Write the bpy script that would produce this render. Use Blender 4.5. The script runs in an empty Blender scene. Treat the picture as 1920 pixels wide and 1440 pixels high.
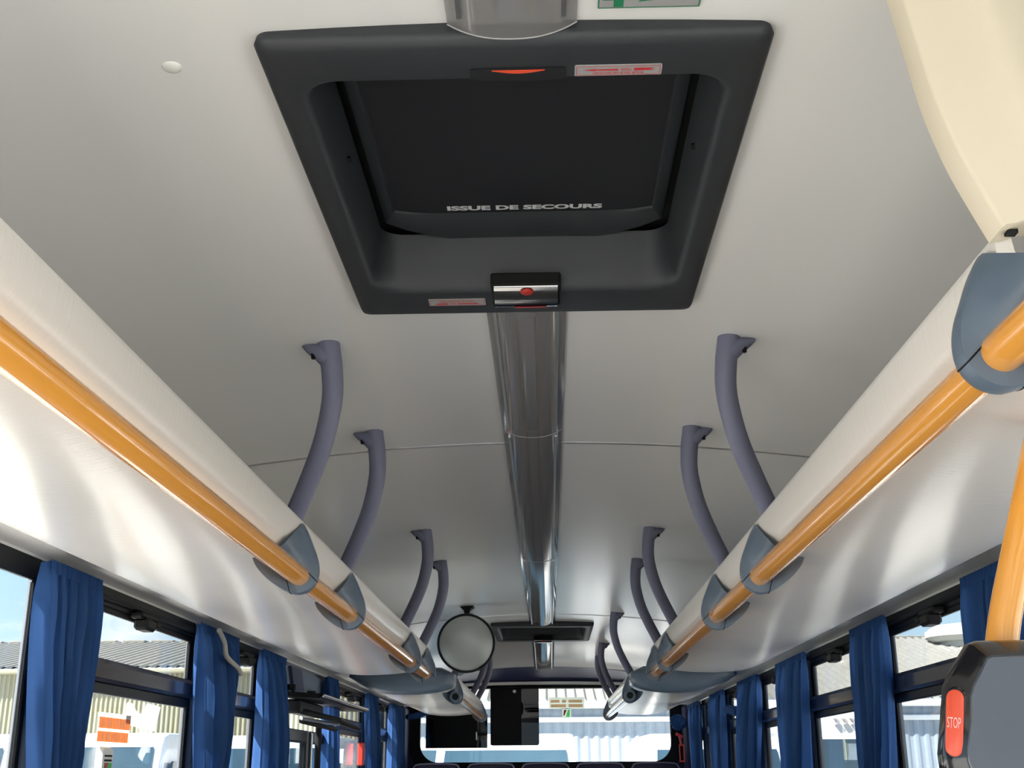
import bpy, math, random
from mathutils import Vector

random.seed(7)
scene = bpy.context.scene
ZC = 1.35            # height of the camera above the bus floor; all heights below are given from there

# ------------------------------------------------------------------ camera
cam_d = bpy.data.cameras.new('camera')
cam_d.sensor_fit = 'HORIZONTAL'
cam_d.sensor_width = 36.0
cam_d.lens = 36.0 * 2200 / 1920
cam_d.clip_start = 0.02
cam_d.clip_end = 500
cam = bpy.data.objects.new('camera', cam_d)
scene.collection.objects.link(cam)
cam.location = (0.033, 0.0, ZC)
PITCH, YAW, ROLL = math.radians(18.199), math.radians(1.642), math.radians(-0.322)
fw = Vector((-math.sin(YAW) * math.cos(PITCH), math.cos(YAW) * math.cos(PITCH), math.sin(PITCH)))
rt = Vector((math.cos(YAW), math.sin(YAW), 0))
up = rt.cross(fw)
r2 = rt * math.cos(ROLL) + up * math.sin(ROLL)
u2 = -rt * math.sin(ROLL) + up * math.cos(ROLL)
from mathutils import Matrix
cam.rotation_euler = Matrix((r2, u2, -fw)).transposed().to_euler()
scene.camera = cam

# ------------------------------------------------------------------ sky, sun, exposure
SUN_E, SKY_E, EXPO = 9.0, 0.64, 1.47
scene.view_settings.view_transform = 'Standard'
scene.view_settings.look = 'None'
scene.view_settings.gamma = 1.0
scene.view_settings.exposure = EXPO
scene.view_settings.use_curve_mapping = False

world = bpy.data.worlds.new('sky')
scene.world = world
world.use_nodes = True
nt = world.node_tree
nt.nodes.clear()
N = nt.nodes.new
out = N('ShaderNodeOutputWorld'); bg = N('ShaderNodeBackground')
tc = N('ShaderNodeTexCoord'); sep = N('ShaderNodeSeparateXYZ')
ramp = N('ShaderNodeValToRGB')
ramp.color_ramp.elements[0].position = 0.0
ramp.color_ramp.elements[0].color = (0.62, 0.80, 0.92, 1)
ramp.color_ramp.elements[1].position = 0.75
ramp.color_ramp.elements[1].color = (0.16, 0.36, 0.72, 1)
e = ramp.color_ramp.elements.new(0.22); e.color = (0.40, 0.66, 0.90, 1)
mp = N('ShaderNodeMapping'); mp.inputs['Scale'].default_value = (2.2, 2.2, 6.0)
mp.inputs['Location'].default_value = (0.35, 0.2, 0.1)
noi = N('ShaderNodeTexNoise'); noi.inputs['Scale'].default_value = 2.3
noi.inputs['Detail'].default_value = 7; noi.inputs['Roughness'].default_value = 0.52
cr = N('ShaderNodeValToRGB')
cr.color_ramp.elements[0].position = 0.50; cr.color_ramp.elements[0].color = (0, 0, 0, 1)
cr.color_ramp.elements[1].position = 0.66; cr.color_ramp.elements[1].color = (1, 1, 1, 1)
mix = N('ShaderNodeMix'); mix.data_type = 'RGBA'
mix.inputs['B'].default_value = (1.05, 1.06, 1.08, 1)
L = nt.links.new
L(tc.outputs['Generated'], sep.inputs[0]); L(sep.outputs['Z'], ramp.inputs[0])
L(tc.outputs['Generated'], mp.inputs[0]); L(mp.outputs[0], noi.inputs['Vector'])
L(noi.outputs['Fac'], cr.inputs[0]); L(cr.outputs[0], mix.inputs['Factor'])
L(ramp.outputs[0], mix.inputs['A']); L(mix.outputs['Result'], bg.inputs[0])
bg.inputs[1].default_value = SKY_E
L(bg.outputs[0], out.inputs[0])

sun_d = bpy.data.lights.new('sun', 'SUN')
sun_d.energy = SUN_E
sun_d.angle = math.radians(0.6)
sun_d.color = (1.0, 0.955, 0.89)
sun = bpy.data.objects.new('sun', sun_d)
scene.collection.objects.link(sun)
sun.location = (-20, -20, 40)
SUN_DIR = Vector((0.52, 0.34, -0.78))
sun.rotation_euler = SUN_DIR.to_track_quat('-Z', 'Y').to_euler()

# ------------------------------------------------------------------ materials
def mat(name, col, rough=0.5, metal=0.0, var=0.0, vscale=8.0, bump=0.0, bscale=200.0, bvec=(1, 1, 1),
        spec=0.5, coat=0.0, transl=0.0, rvar=0.0, emit=None):
    m = bpy.data.materials.new(name)
    m.use_nodes = True
    t = m.node_tree
    p = t.nodes['Principled BSDF']
    p.inputs['Base Color'].default_value = (*col, 1)
    p.inputs['Roughness'].default_value = rough
    p.inputs['Metallic'].default_value = metal
    p.inputs['Specular IOR Level'].default_value = spec
    p.inputs['Coat Weight'].default_value = coat
    p.inputs['Coat Roughness'].default_value = 0.08
    if emit:
        p.inputs['Emission Color'].default_value = (*emit, 1); p.inputs['Emission Strength'].default_value = 1
    co = t.nodes.new('ShaderNodeTexCoord')
    if var > 0 or rvar > 0:
        n = t.nodes.new('ShaderNodeTexNoise'); n.inputs['Scale'].default_value = vscale
        n.inputs['Detail'].default_value = 4
        t.links.new(co.outputs['Object'], n.inputs['Vector'])
        if var > 0:
            mx = t.nodes.new('ShaderNodeMix'); mx.data_type = 'RGBA'
            mx.inputs['A'].default_value = (*[c * (1 - var) for c in col], 1)
            mx.inputs['B'].default_value = (*[min(1, c * (1 + var)) for c in col], 1)
            t.links.new(n.outputs['Fac'], mx.inputs['Factor'])
            t.links.new(mx.outputs['Result'], p.inputs['Base Color'])
        if rvar > 0:
            mr = t.nodes.new('ShaderNodeMapRange')
            mr.inputs['To Min'].default_value = max(0, rough - rvar); mr.inputs['To Max'].default_value = rough + rvar
            t.links.new(n.outputs['Fac'], mr.inputs['Value']); t.links.new(mr.outputs[0], p.inputs['Roughness'])
    if bump > 0:
        mpn = t.nodes.new('ShaderNodeMapping'); mpn.inputs['Scale'].default_value = bvec
        n2 = t.nodes.new('ShaderNodeTexNoise'); n2.inputs['Scale'].default_value = bscale
        n2.inputs['Detail'].default_value = 3
        b = t.nodes.new('ShaderNodeBump'); b.inputs['Strength'].default_value = bump
        b.inputs['Distance'].default_value = 0.002
        t.links.new(co.outputs['Object'], mpn.inputs[0]); t.links.new(mpn.outputs[0], n2.inputs['Vector'])
        t.links.new(n2.outputs['Fac'], b.inputs['Height']); t.links.new(b.outputs[0], p.inputs['Normal'])
    if transl > 0:
        tr = t.nodes.new('ShaderNodeBsdfTranslucent'); tr.inputs[0].default_value = (*[min(1, c * 1.6) for c in col], 1)
        ms = t.nodes.new('ShaderNodeMixShader'); ms.inputs[0].default_value = transl
        o = t.nodes['Material Output']
        t.links.new(p.outputs[0], ms.inputs[1]); t.links.new(tr.outputs[0], ms.inputs[2])
        t.links.new(ms.outputs[0], o.inputs[0])
    return m

def clear_mat(name, tint, ior=1.45, rough=0.0, base=None, basefac=0.0):
    m = bpy.data.materials.new(name); m.use_nodes = True
    t = m.node_tree; t.nodes.clear()
    o = t.nodes.new('ShaderNodeOutputMaterial')
    tr = t.nodes.new('ShaderNodeBsdfTransparent'); tr.inputs[0].default_value = (*tint, 1)
    g = t.nodes.new('ShaderNodeBsdfGlossy'); g.inputs['Roughness'].default_value = rough
    lw = t.nodes.new('ShaderNodeLayerWeight'); lw.inputs['Blend'].default_value = 0.5
    pw = t.nodes.new('ShaderNodeMath'); pw.operation = 'POWER'; pw.inputs[1].default_value = 5.0
    f0 = ((ior - 1) / (ior + 1)) ** 2
    f = t.nodes.new('ShaderNodeMath'); f.operation = 'MULTIPLY_ADD'; f.inputs[1].default_value = 1 - f0; f.inputs[2].default_value = f0
    t.links.new(lw.outputs['Facing'], pw.inputs[0]); t.links.new(pw.outputs[0], f.inputs[0])
    ms = t.nodes.new('ShaderNodeMixShader')
    t.links.new(f.outputs[0], ms.inputs[0])
    src = tr
    if base:
        d = t.nodes.new('ShaderNodeBsdfDiffuse'); d.inputs[0].default_value = (*base, 1)
        m2 = t.nodes.new('ShaderNodeMixShader'); m2.inputs[0].default_value = basefac
        t.links.new(tr.outputs[0], m2.inputs[1]); t.links.new(d.outputs[0], m2.inputs[2]); src = m2
    t.links.new(src.outputs[0], ms.inputs[1]); t.links.new(g.outputs[0], ms.inputs[2])
    t.links.new(ms.outputs[0], o.inputs[0])
    return m

M = dict(
    ceil=mat('ceiling_laminate', (0.785, 0.775, 0.75), 0.20, var=0.02, vscale=1.2, bump=0.012, bscale=60, bvec=(1, .2, 1)),
    rack=mat('rack_laminate', (0.765, 0.725, 0.665), 0.22, spec=0.65, var=0.015, vscale=2.0, bump=0.20, bscale=22, bvec=(.35, 7, .35), rvar=0.05),
    cove=mat('cove_laminate', (0.84, 0.82, 0.77), 0.30, bump=0.04, bscale=18, bvec=(.4, 3, .4)),
    cream=mat('cream_plastic', (0.62, 0.545, 0.415), 0.45, var=0.02, bump=0.03, bscale=300),
    orange=mat('orange_paint', (0.78, 0.34, 0.055), 0.18, coat=0.7, var=0.04, vscale=6),
    grey=mat('slate_plastic', (0.105, 0.140, 0.185), 0.42, var=0.05, vscale=14, bump=0.05, bscale=500),
    strut=mat('strut_plastic', (0.150, 0.155, 0.225), 0.55, var=0.10, vscale=9, bump=0.06, bscale=500),
    hatch=mat('hatch_plastic', (0.026, 0.029, 0.033), 0.50, var=0.06, vscale=8, bump=0.12, bscale=900),
    lid=mat('hatch_lid_plastic', (0.0125, 0.0135, 0.0165), 0.55, bump=0.05, bscale=900),
    black=mat('black_rubber', (0.008, 0.008, 0.009), 0.6, var=0.1, spec=0.2),
    gap=mat('gap_black', (0.002, 0.002, 0.002), 0.9),
    blackgloss=mat('black_gloss_plastic', (0.012, 0.012, 0.014), 0.12, coat=0.5),
    screen=mat('device_face', (0.085, 0.088, 0.105), 0.14, var=0.12, vscale=14, coat=0.6),
    frame=mat('window_frame', (0.006, 0.007, 0.009), 0.45, var=0.06, spec=0.3),
    sash=mat('window_sash', (0.030, 0.030, 0.040), 0.20, coat=0.3),
    pillar=mat('pillar_trim', (0.19, 0.235, 0.30), 0.55, var=0.05, bump=0.08, bscale=700),
    navy=mat('navy_carpet', (0.030, 0.036, 0.085), 0.75, var=0.15, vscale=60, bump=0.15, bscale=600),
    navytrim=mat('navy_panel', (0.055, 0.065, 0.125), 0.5, var=0.06),
    steel=mat('steel', (0.60, 0.60, 0.60), 0.22, metal=1.0),
    alu=mat('aluminium', (0.70, 0.70, 0.70), 0.35, metal=1.0),
    chrome=mat('chrome', (0.34, 0.33, 0.33), 0.12, metal=1.0),
    red=mat('red_plastic', (0.42, 0.025, 0.018), 0.4),
    redprint=mat('red_print', (0.55, 0.035, 0.045), 0.5),
    stop=mat('stop_button', (0.78, 0.085, 0.035), 0.35, coat=0.2),
    silver=mat('sticker_silver', (0.34, 0.335, 0.33), 0.45),
    faded=mat('faded_print', (0.72, 0.50, 0.38), 0.6, transl=0.65),
    white=mat('white_paint', (0.72, 0.73, 0.74), 0.22, coat=0.4, var=0.02),
    whitep=mat('white_plastic', (0.78, 0.76, 0.72), 0.4),
    whiteprint=mat('white_print', (0.62, 0.63, 0.64), 0.6),
    green=mat('green_print', (0.02, 0.20, 0.09), 0.4),
    greenlt=mat('bright_green_print', (0.12, 0.62, 0.18), 0.5, transl=0.4),
    orangeprint=mat('orange_print', (0.66, 0.31, 0.17), 0.6, transl=0.62),
    paper=mat('paper', (0.90, 0.90, 0.92), 0.8, transl=0.5),
    stickerclear=mat('sticker_backing', (0.58, 0.60, 0.55), 0.6, transl=0.7),
    crease_shade=mat('crease_shade_grey', (0.30, 0.30, 0.29), 0.6),  # shade tone for the bead along the rack crease
    notch=mat('hatch_notch', (0.008, 0.0085, 0.010), 0.6),
    curtain=mat('curtain_cloth', (0.032, 0.086, 0.235), 0.85, var=0.12, vscale=20, bump=0.12, bscale=500, transl=0.2, spec=0.15),
    cord=mat('curtain_cord', (0.42, 0.40, 0.36), 0.9),
    glass=clear_mat('window_glass', (0.915, 0.92, 0.91)),
    doorglass=clear_mat('door_glass', (0.70, 0.76, 0.78)),
    blind=clear_mat('blind_film', (0.05, 0.05, 0.06), base=(0.006, 0.006, 0.008), basefac=0.7),
    cover=clear_mat('light_cover', (0.80, 0.79, 0.78), ior=1.5, rough=0.08, base=(0.30, 0.293, 0.288), basefac=0.55),
    tray=mat('light_tray', (0.50, 0.49, 0.48), 0.5),
    tube=mat('light_tube', (0.50, 0.52, 0.58), 0.25, coat=0.3),
    tubeedge=mat('strip_orange', (0.60, 0.42, 0.26), 0.4),
    mirror=mat('convex_mirror', (0.40, 0.41, 0.39), 0.42, metal=0.5),
    floor=mat('bus_floor', (0.50, 0.49, 0.465), 0.6, var=0.15, vscale=40),
    wall=mat('side_wall', (0.20, 0.22, 0.26), 0.7, var=0.08),
    outer=mat('outer_skin', (0.75, 0.76, 0.78), 0.35),
    seat=mat('seat_cloth', (0.022, 0.022, 0.045), 0.85, var=0.3, vscale=50, bump=0.1, bscale=400),
    seatpipe=mat('seat_piping', (0.16, 0.15, 0.23), 0.7),
    ground=mat('yard_concrete', (0.56, 0.55, 0.525), 0.9, var=0.18, vscale=0.6, bump=0.1, bscale=30),
    creamwall=mat('cream_cladding', (0.31, 0.305, 0.215), 0.6, var=0.08, vscale=3),
    bluewall=mat('pale_blue_cladding', (0.25, 0.305, 0.365), 0.6, var=0.08, vscale=3),
    roof=mat('fibre_cement', (0.165, 0.165, 0.15), 0.85, var=0.30, vscale=5, bump=0.2, bscale=30),
    gutter=mat('gutter_white', (0.80, 0.83, 0.84), 0.5),
    vent=mat('vent_white', (0.42, 0.43, 0.41), 0.6, var=0.12, vscale=6),
    vglass=mat('vehicle_glass', (0.030, 0.060, 0.085), 0.05, coat=0.3, var=0.4, vscale=1.5),
    vdark=mat('vehicle_plastic', (0.06, 0.07, 0.08), 0.5),
    tyre=mat('tyre', (0.02, 0.02, 0.02), 0.8),
    lamp=mat('headlamp', (0.7, 0.72, 0.75), 0.1, coat=0.6),
)

# ------------------------------------------------------------------ mesh helpers
ORG = {}

class MB:
    def __init__(s): s.v = []; s.f = []
    def add(s, vs, fs):
        o = len(s.v); s.v += [tuple(p) for p in vs]; s.f += [tuple(i + o for i in f) for f in fs]; return s
    def box(s, x0, x1, y0, y1, z0, z1, b=0.0):
        if b > 0:
            b = min(b, abs(x1 - x0) * .45, abs(y1 - y0) * .45, abs(z1 - z0) * .45)
            vs = []
            for sx, X in ((1, x0), (-1, x1)):
                for sy, Y in ((1, y0), (-1, y1)):
                    for sz, Z in ((1, z0), (-1, z1)):
                        vs += [(X, Y + sy * b, Z + sz * b), (X + sx * b, Y, Z + sz * b), (X + sx * b, Y + sy * b, Z)]
            I = lambda a, c, d, k: (a * 4 + c * 2 + d) * 3 + k
            fs = []
            for a in (0, 1):
                q = [I(a, 0, 0, 0), I(a, 0, 1, 0), I(a, 1, 1, 0), I(a, 1, 0, 0)]; fs.append(q if a == 0 else q[::-1])
                q = [I(0, a, 0, 1), I(1, a, 0, 1), I(1, a, 1, 1), I(0, a, 1, 1)]; fs.append(q if a == 0 else q[::-1])
                q = [I(0, 0, a, 2), I(0, 1, a, 2), I(1, 1, a, 2), I(1, 0, a, 2)]; fs.append(q if a == 0 else q[::-1])
            for c in (0, 1):
                for d in (0, 1):
                    fs.append([I(0, c, d, 1), I(0, c, d, 2), I(1, c, d, 2), I(1, c, d, 1)])
                    fs.append([I(c, 0, d, 0), I(c, 0, d, 2), I(c, 1, d, 2), I(c, 1, d, 0)])
                    fs.append([I(c, d, 0, 0), I(c, d, 0, 1), I(c, d, 1, 1), I(c, d, 1, 0)])
            for a in (0, 1):
                for c in (0, 1):
                    for d in (0, 1): fs.append([I(a, c, d, 0), I(a, c, d, 1), I(a, c, d, 2)])
            return s.add(vs, fs)
        vs = [(x, y, z) for x in (x0, x1) for y in (y0, y1) for z in (z0, z1)]
        return s.add(vs, [(0, 1, 3, 2), (4, 6, 7, 5), (0, 4, 5, 1), (2, 3, 7, 6), (0, 2, 6, 4), (1, 5, 7, 3)])
    def loft(s, rings, closed=True, cap0=False, cap1=False):
        n = len(rings[0]); vs = [p for r in rings for p in r]; fs = []
        for i in range(len(rings) - 1):
            for j in range(n if closed else n - 1):
                k = (j + 1) % n
                fs.append((i * n + j, i * n + k, (i + 1) * n + k, (i + 1) * n + j))
        if cap0: fs.append(tuple(range(n))[::-1])
        if cap1: fs.append(tuple((len(rings) - 1) * n + j for j in range(n)))
        return s.add(vs, fs)
    def tube(s, path, r, n=14, caps=True, flat=1.0, side=None):
        """path of points; r = radius or list; flat scales the section along 'side'"""
        P = [Vector(p) for p in path]; R = r if isinstance(r, (list, tuple)) else [r] * len(P)
        rings = []
        ref = Vector(side) if side else None
        prev = None
        for i, p in enumerate(P):
            d = (P[min(i + 1, len(P) - 1)] - P[max(i - 1, 0)]).normalized()
            if ref is not None: a = (ref - d * ref.dot(d)).normalized()
            else:
                if prev is None:
                    h = Vector((0, 0, 1)) if abs(d.z) < .9 else Vector((1, 0, 0)); a = d.cross(h).normalized()
                else: a = (prev - d * prev.dot(d)).normalized()
                prev = a
            b = d.cross(a)
            rings.append([tuple(p + a * math.cos(t) * R[i] * flat + b * math.sin(t) * R[i]) for t in [2 * math.pi * k / n for k in range(n)]])
        return s.loft(rings, True, caps, caps)
    def prism(s, poly, axis, a0, a1):
        """extrude a 2-D polygon along 'x','y' or 'z'"""
        def P(q, a):
            return {'x': (a, q[0], q[1]), 'y': (q[0], a, q[1]), 'z': (q[0], q[1], a)}[axis]
        return s.loft([[P(q, a0) for q in poly], [P(q, a1) for q in poly]], True, True, True)
    def dome(s, c, rx, ry, rz, n=20, m=8, lo=-1.0):
        rings = []
        for i in range(m + 1):
            ph = math.asin(max(-1, lo)) + (math.pi / 2 - math.asin(max(-1, lo))) * i / m
            k = max(math.cos(ph), 1e-3)
            rings.append([(c[0] + rx * k * math.cos(2 * math.pi * j / n), c[1] + ry * k * math.sin(2 * math.pi * j / n), c[2] + rz * math.sin(ph)) for j in range(n)])
        return s.loft(rings, True, True, True)
    def build(s, name, material, parent=None, smooth=35, origin=None):
        if parent is not None: o = ORG[parent.name]
        elif origin is not None: o = Vector(origin)
        else:
            xs = [v[0] for v in s.v]; ys = [v[1] for v in s.v]; zs = [v[2] for v in s.v]
            o = Vector(((min(xs) + max(xs)) / 2, (min(ys) + max(ys)) / 2, min(zs)))
        me = bpy.data.meshes.new(name)
        me.from_pydata([(v[0] - o.x, v[1] - o.y, v[2] - o.z) for v in s.v], [], s.f)
        import bmesh
        bm = bmesh.new(); bm.from_mesh(me)
        bmesh.ops.recalc_face_normals(bm, faces=bm.faces); bm.to_mesh(me); bm.free()
        if smooth:
            me.polygons.foreach_set('use_smooth', [True] * len(me.polygons))
            me.set_sharp_from_angle(angle=math.radians(smooth))
        me.materials.append(material)
        ob = bpy.data.objects.new(name, me)
        scene.collection.objects.link(ob)
        if parent is not None: ob.parent = parent
        else: ob.location = (o.x, o.y, o.z + ZC)
        ORG[ob.name] = o
        return ob

def tag(o, label=None, cat=None, group=None, kind=None):
    if label: o['label'] = label
    if cat: o['category'] = cat
    if group: o['group'] = group
    if kind: o['kind'] = kind
    return o

def thing(name, loc, label=None, cat=None, group=None, kind=None):
    o = bpy.data.objects.new(name, None); scene.collection.objects.link(o)
    o.empty_display_size = 0.05
    o.location = (loc[0], loc[1], loc[2] + ZC)
    ORG[o.name] = Vector(loc)
    return tag(o, label, cat, group, kind)

def copy_tree(o, delta=(0, 0, 0), parent=None):
    c = o.copy(); scene.collection.objects.link(c); c.parent = parent
    if parent is None: c.location = o.location + Vector(delta)
    ORG[c.name] = ORG[o.name] + Vector(delta)
    for ch in list(o.children): copy_tree(ch, delta, c)
    return c

def catmull(P, n):
    P = [Vector(p) for p in P]; out = []
    segs = len(P) - 1
    for k in range(n + 1):
        t = k / n * segs; i = min(int(t), segs - 1); f = t - i
        p0 = P[max(i - 1, 0)]; p1 = P[i]; p2 = P[i + 1]; p3 = P[min(i + 2, segs)]
        out.append(0.5 * ((2 * p1) + (p2 - p0) * f + (2 * p0 - 5 * p1 + 4 * p2 - p3) * f * f + (3 * p1 - p0 - 3 * p2 + p3) * f ** 3))
    return out

def rrect(x0, x1, y0, y1, r, k=6):
    pts = []
    for cx, cy, a0 in ((x1 - r, y1 - r, 0), (x0 + r, y1 - r, 90), (x0 + r, y0 + r, 180), (x1 - r, y0 + r, 270)):
        for i in range(k + 1):
            a = math.radians(a0 + 90 * i / k); pts.append((cx + r * math.cos(a), cy + r * math.sin(a)))
    return pts

def sms(a, b, x):
    t = max(0, min(1, (x - a) / (b - a))); return t * t * (3 - 2 * t)

def text_mb(txt, width, height, place, bold=0.0, depth=0.0004):
    """place(u, v, w) -> 3-D, u,v in metres centred on the text"""
    cu = bpy.data.curves.new('lettering', 'FONT'); cu.body = txt; cu.offset = bold
    cu.resolution_u = 3
    ob = bpy.data.objects.new('lettering', cu); scene.collection.objects.link(ob)
    dg = bpy.context.evaluated_depsgraph_get()
    me = bpy.data.meshes.new_from_object(ob.evaluated_get(dg))
    bpy.data.objects.remove(ob); bpy.data.curves.remove(cu)
    vs = [v.co.copy() for v in me.vertices]; fs = [tuple(p.vertices) for p in me.polygons]
    bpy.data.meshes.remove(me)
    x0 = min(v.x for v in vs); x1 = max(v.x for v in vs); y0 = min(v.y for v in vs); y1 = max(v.y for v in vs)
    sx = width / (x1 - x0); sy = height / (y1 - y0)
    mb = MB()
    mb.add([place((v.x - (x0 + x1) / 2) * sx, (v.y - (y0 + y1) / 2) * sy, depth) for v in vs], fs)
    return mb

# ------------------------------------------------------------------ bus shell
YF, YR = -1.6, 10.22        # windscreen and rear window planes
def hc(x, y): return 0.88 - 0.086 * x * x - 0.075 * sms(8.6, 9.95, y)

fl = MB().box(-1.25, 1.25, YF, YR + .1, -1.39, -1.35).build('floor', M['floor']); tag(fl, kind='structure')

ceil = thing('ceiling', (0, 4, 0.8), kind='structure')
def ceil_patch(mb, x0, x1, y0, y1, nx, ny, t=0.012):
    g = [[(x0 + (x1 - x0) * i / nx, y0 + (y1 - y0) * j / ny) for i in range(nx + 1)] for j in range(ny + 1)]
    lo = [[(x, y, hc(x, y)) for x, y in r] for r in g]; hi = [[(x, y, hc(x, y) + t) for x, y in r] for r in g]
    vs = [p for r in lo for p in r] + [p for r in hi for p in r]
    n = nx + 1; tot = n * (ny + 1); fs = []
    for j in range(ny):
        for i in range(nx):
            a = j * n + i
            fs.append((a, a + n, a + n + 1, a + 1)); fs.append((tot + a, tot + a + 1, tot + a + n + 1, tot + a + n))
    for j in range(ny):
        a = j * n; b = a + nx
        fs.append((a, tot + a, tot + a + n, a + n)); fs.append((b, b + n, tot + b + n, tot + b))
    for i in range(nx):
        a = i; b = ny * n + i
        fs.append((a, a + 1, tot + a + 1, tot + a)); fs.append((b, tot + b, tot + b + 1, b + 1))
    mb.add(vs, fs)
HATCHES = [(1.235, 2.15), (7.42, 8.38)]
HW = 0.29
for a, b, hy in ((YF, 3.208, HATCHES[0]), (3.212, 7.068, None), (7.072, 9.93, HATCHES[1])):
    mb = MB()
    if hy is None: ceil_patch(mb, -1.2, 1.2, a, b, 24, 12)
    else:
        p, q = hy[0] + .06, hy[1] - .06
        ceil_patch(mb, -1.2, -HW, a, b, 10, 16); ceil_patch(mb, HW, 1.2, a, b, 10, 16)
        ceil_patch(mb, -HW, HW, a, p, 8, 8); ceil_patch(mb, -HW, HW, q, b, 8, 8)
    mb.build('ceiling_panel', M['ceil'], ceil)
for y in (3.21, 7.07):      # seam strips
    xs = [-1.2 + 2.4 * i / 24 for i in range(25)]
    MB().loft([[(x, y - .006, hc(x, y) - .0006), (x, y - .0045, hc(x, y) - .0024), (x, y + .0045, hc(x, y) - .0024), (x, y + .006, hc(x, y) - .0006),
                (x, y + .006, hc(x, y) + .01), (x, y - .006, hc(x, y) + .01)] for x in xs], True, True, True).build('seam_strip', M['alu'], ceil)

roof = MB(); roof.box(-1.30, 1.30, YF - .1, YR + .15, 1.06, 1.10)
tag(roof.build('trim_1', M['outer']), 'white outer roof skin over the bus ceiling', kind='structure')

# --- windows: (near edge, far edge, transom?)
WL = [(-1.35, 0.10, False), (0.32, 1.42, False), (1.62, 2.80, False), (3.05, 4.11, True), (4.58, 5.04, True),
      (6.93, 7.95, True), (8.28, 9.28, True)]
DOOR = (5.50, 6.70)
WR = [(-1.35, 0.6, False), (0.80, 1.62, False), (1.85, 2.88, True), (3.12, 4.12, True), (4.36, 5.37, True), (5.60, 6.61, True),
      (6.85, 7.84, True), (8.08, 9.05, True), (9.30, 9.86, True)]
WT, WB = 0.47, -0.60        # top and bottom of the window openings

def sill(i): return -1.28 if i == 0 else (-.95 if i < 3 else WB)
def side_wall(name, s, wins, door=None):
    mb = MB()
    X0, X1 = s * 1.2135, s * 1.226
    def bx(y0, y1, z0, z1): mb.box(min(X0, X1), max(X0, X1), y0, y1, z0, z1)
    bx(YF, YR + .1, WT, 1.06)
    ops = sorted([(a - .02, b + .02, sill(i)) for i, (a, b, _) in enumerate(wins)] + ([(door[0], door[1], -1.35)] if door else []))
    y = YF
    for a, b, z in ops:
        if a > y: bx(y, a, -1.35, WT)
        if z > -1.34: bx(a, b, -1.35, z)
        y = b
    bx(y, YR + .1, -1.35, WT)
    return tag(mb.build(name, M['wall'], origin=(s * 1.24, 4, -1.35)), kind='structure')
wall_l = side_wall('wall_left', -1, WL, DOOR)
wall_r = side_wall('wall_right', 1, WR)

# pillar trims (padded grey boards between the window frames)
def pillar(s, y0, y1, parent):
    x0, x1 = sorted((s * 1.190, s * 1.216))
    MB().box(x0, x1, y0, y1, WB, 0.455, 0.008).build('pillar_trim', M['pillar'], parent)
for (a, b) in ((1.47, 1.57), (2.845, 3.005), (4.155, 4.535), (5.085, 5.49), (6.71, 6.885), (7.995, 8.235), (9.325, 9.9)):
    pillar(-1, a, b, wall_l)
for (a, b) in ((1.67, 1.8), (2.925, 3.075), (4.165, 4.315), (5.415, 5.555), (6.655, 6.805), (7.885, 8.035), (9.095, 9.255), (9.905, 10.1)):
    pillar(1, a, b, wall_r)

def window(idx, s, y0, y1, transom, wb):
    w = thing('window_%d' % idx, (s * 1.23, (y0 + y1) / 2, wb), kind='structure')
    xo, xi = s * 1.2135, s * 1.199
    X = lambda a, b: sorted((a, b))
    fr = MB(); a, b = X(xo, xi)
    e = 0.035
    top = 0.44
    fr.box(a, b, y0 - .028, y1 + .028, top, WT + .03, .004)
    fr.box(a, b, y0 - .028, y1 + .028, wb, wb + .05, .004)
    fr.box(a, b, y0 - .028, y0, wb + .05, top, .004)
    fr.box(a, b, y1, y1 + .028, wb + .05, top, .004)
    fr.build('window_frame', M['frame'], w)
    g0, g1 = X(s * 1.207, s * 1.211)
    if transom:
        a2, b2 = X(s * 1.2135, s * 1.183)
        sx = [(s * 1.2135, .235), (s * 1.190, .235), (s * 1.183, .245), (s * 1.183, .283), (s * 1.195, .298), (s * 1.2135, .300)]
        MB().prism([(x, z) for x, z in sx], 'y', y0, y1).build('sash_bar', M['sash'], w, smooth=20)
        a3, b3 = X(s * 1.2135, s * 1.194)
        MB().box(a3, b3, y0, y1, .205, .236, .004).build('sash_bar', M['frame'], w)
        a4, b4 = X(s * 1.213, s * 1.200)
        MB().box(a4, b4, y0, y1, .425, .441, .003).box(a4, b4, y0, y0 + .014, .30, .425, .003).box(a4, b4, y1 - .014, y1, .30, .425, .003).build('hopper_frame', M['black'], w)
        MB().box(g0, g1, y0, y1, .30, top).build('upper_pane', M['glass'], w)
        MB().box(g0, g1, y0, y1, wb + .05, .21).build('lower_pane', M['glass'], w)
        ym = (y0 + y1) / 2 - 0.04
        lt = MB(); c, d = X(s * 1.20, s * 1.160)
        lt.box(c, d, ym - .075, ym + .075, .432, .452, .006)
        lo = lt.build('latch', M['black'], w)
        c, d = X(s * 1.195, s * 1.150)
        MB().box(c, d, ym - .05, ym + .035, .400, .435, .008).box(c, d, ym + .035, ym + .075, .412, .436, .006).build('latch_lever', M['black'], lo)
        c, d = X(s * 1.206, s * 1.178)
        MB().box(c, d, y0, y1, .455, .468, .004).build('curtain_track', M['black'], w)
    else:
        MB().box(g0, g1, y0, y1, wb + .05, top).build('pane', M['glass'], w)
    return w
wi = 1
for i, (a, b, t) in enumerate(WL): window(wi, -1, a, b, t, sill(i)); wi += 1
for i, (a, b, t) in enumerate(WR): window(wi, 1, a, b, t, sill(i)); wi += 1

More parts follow.
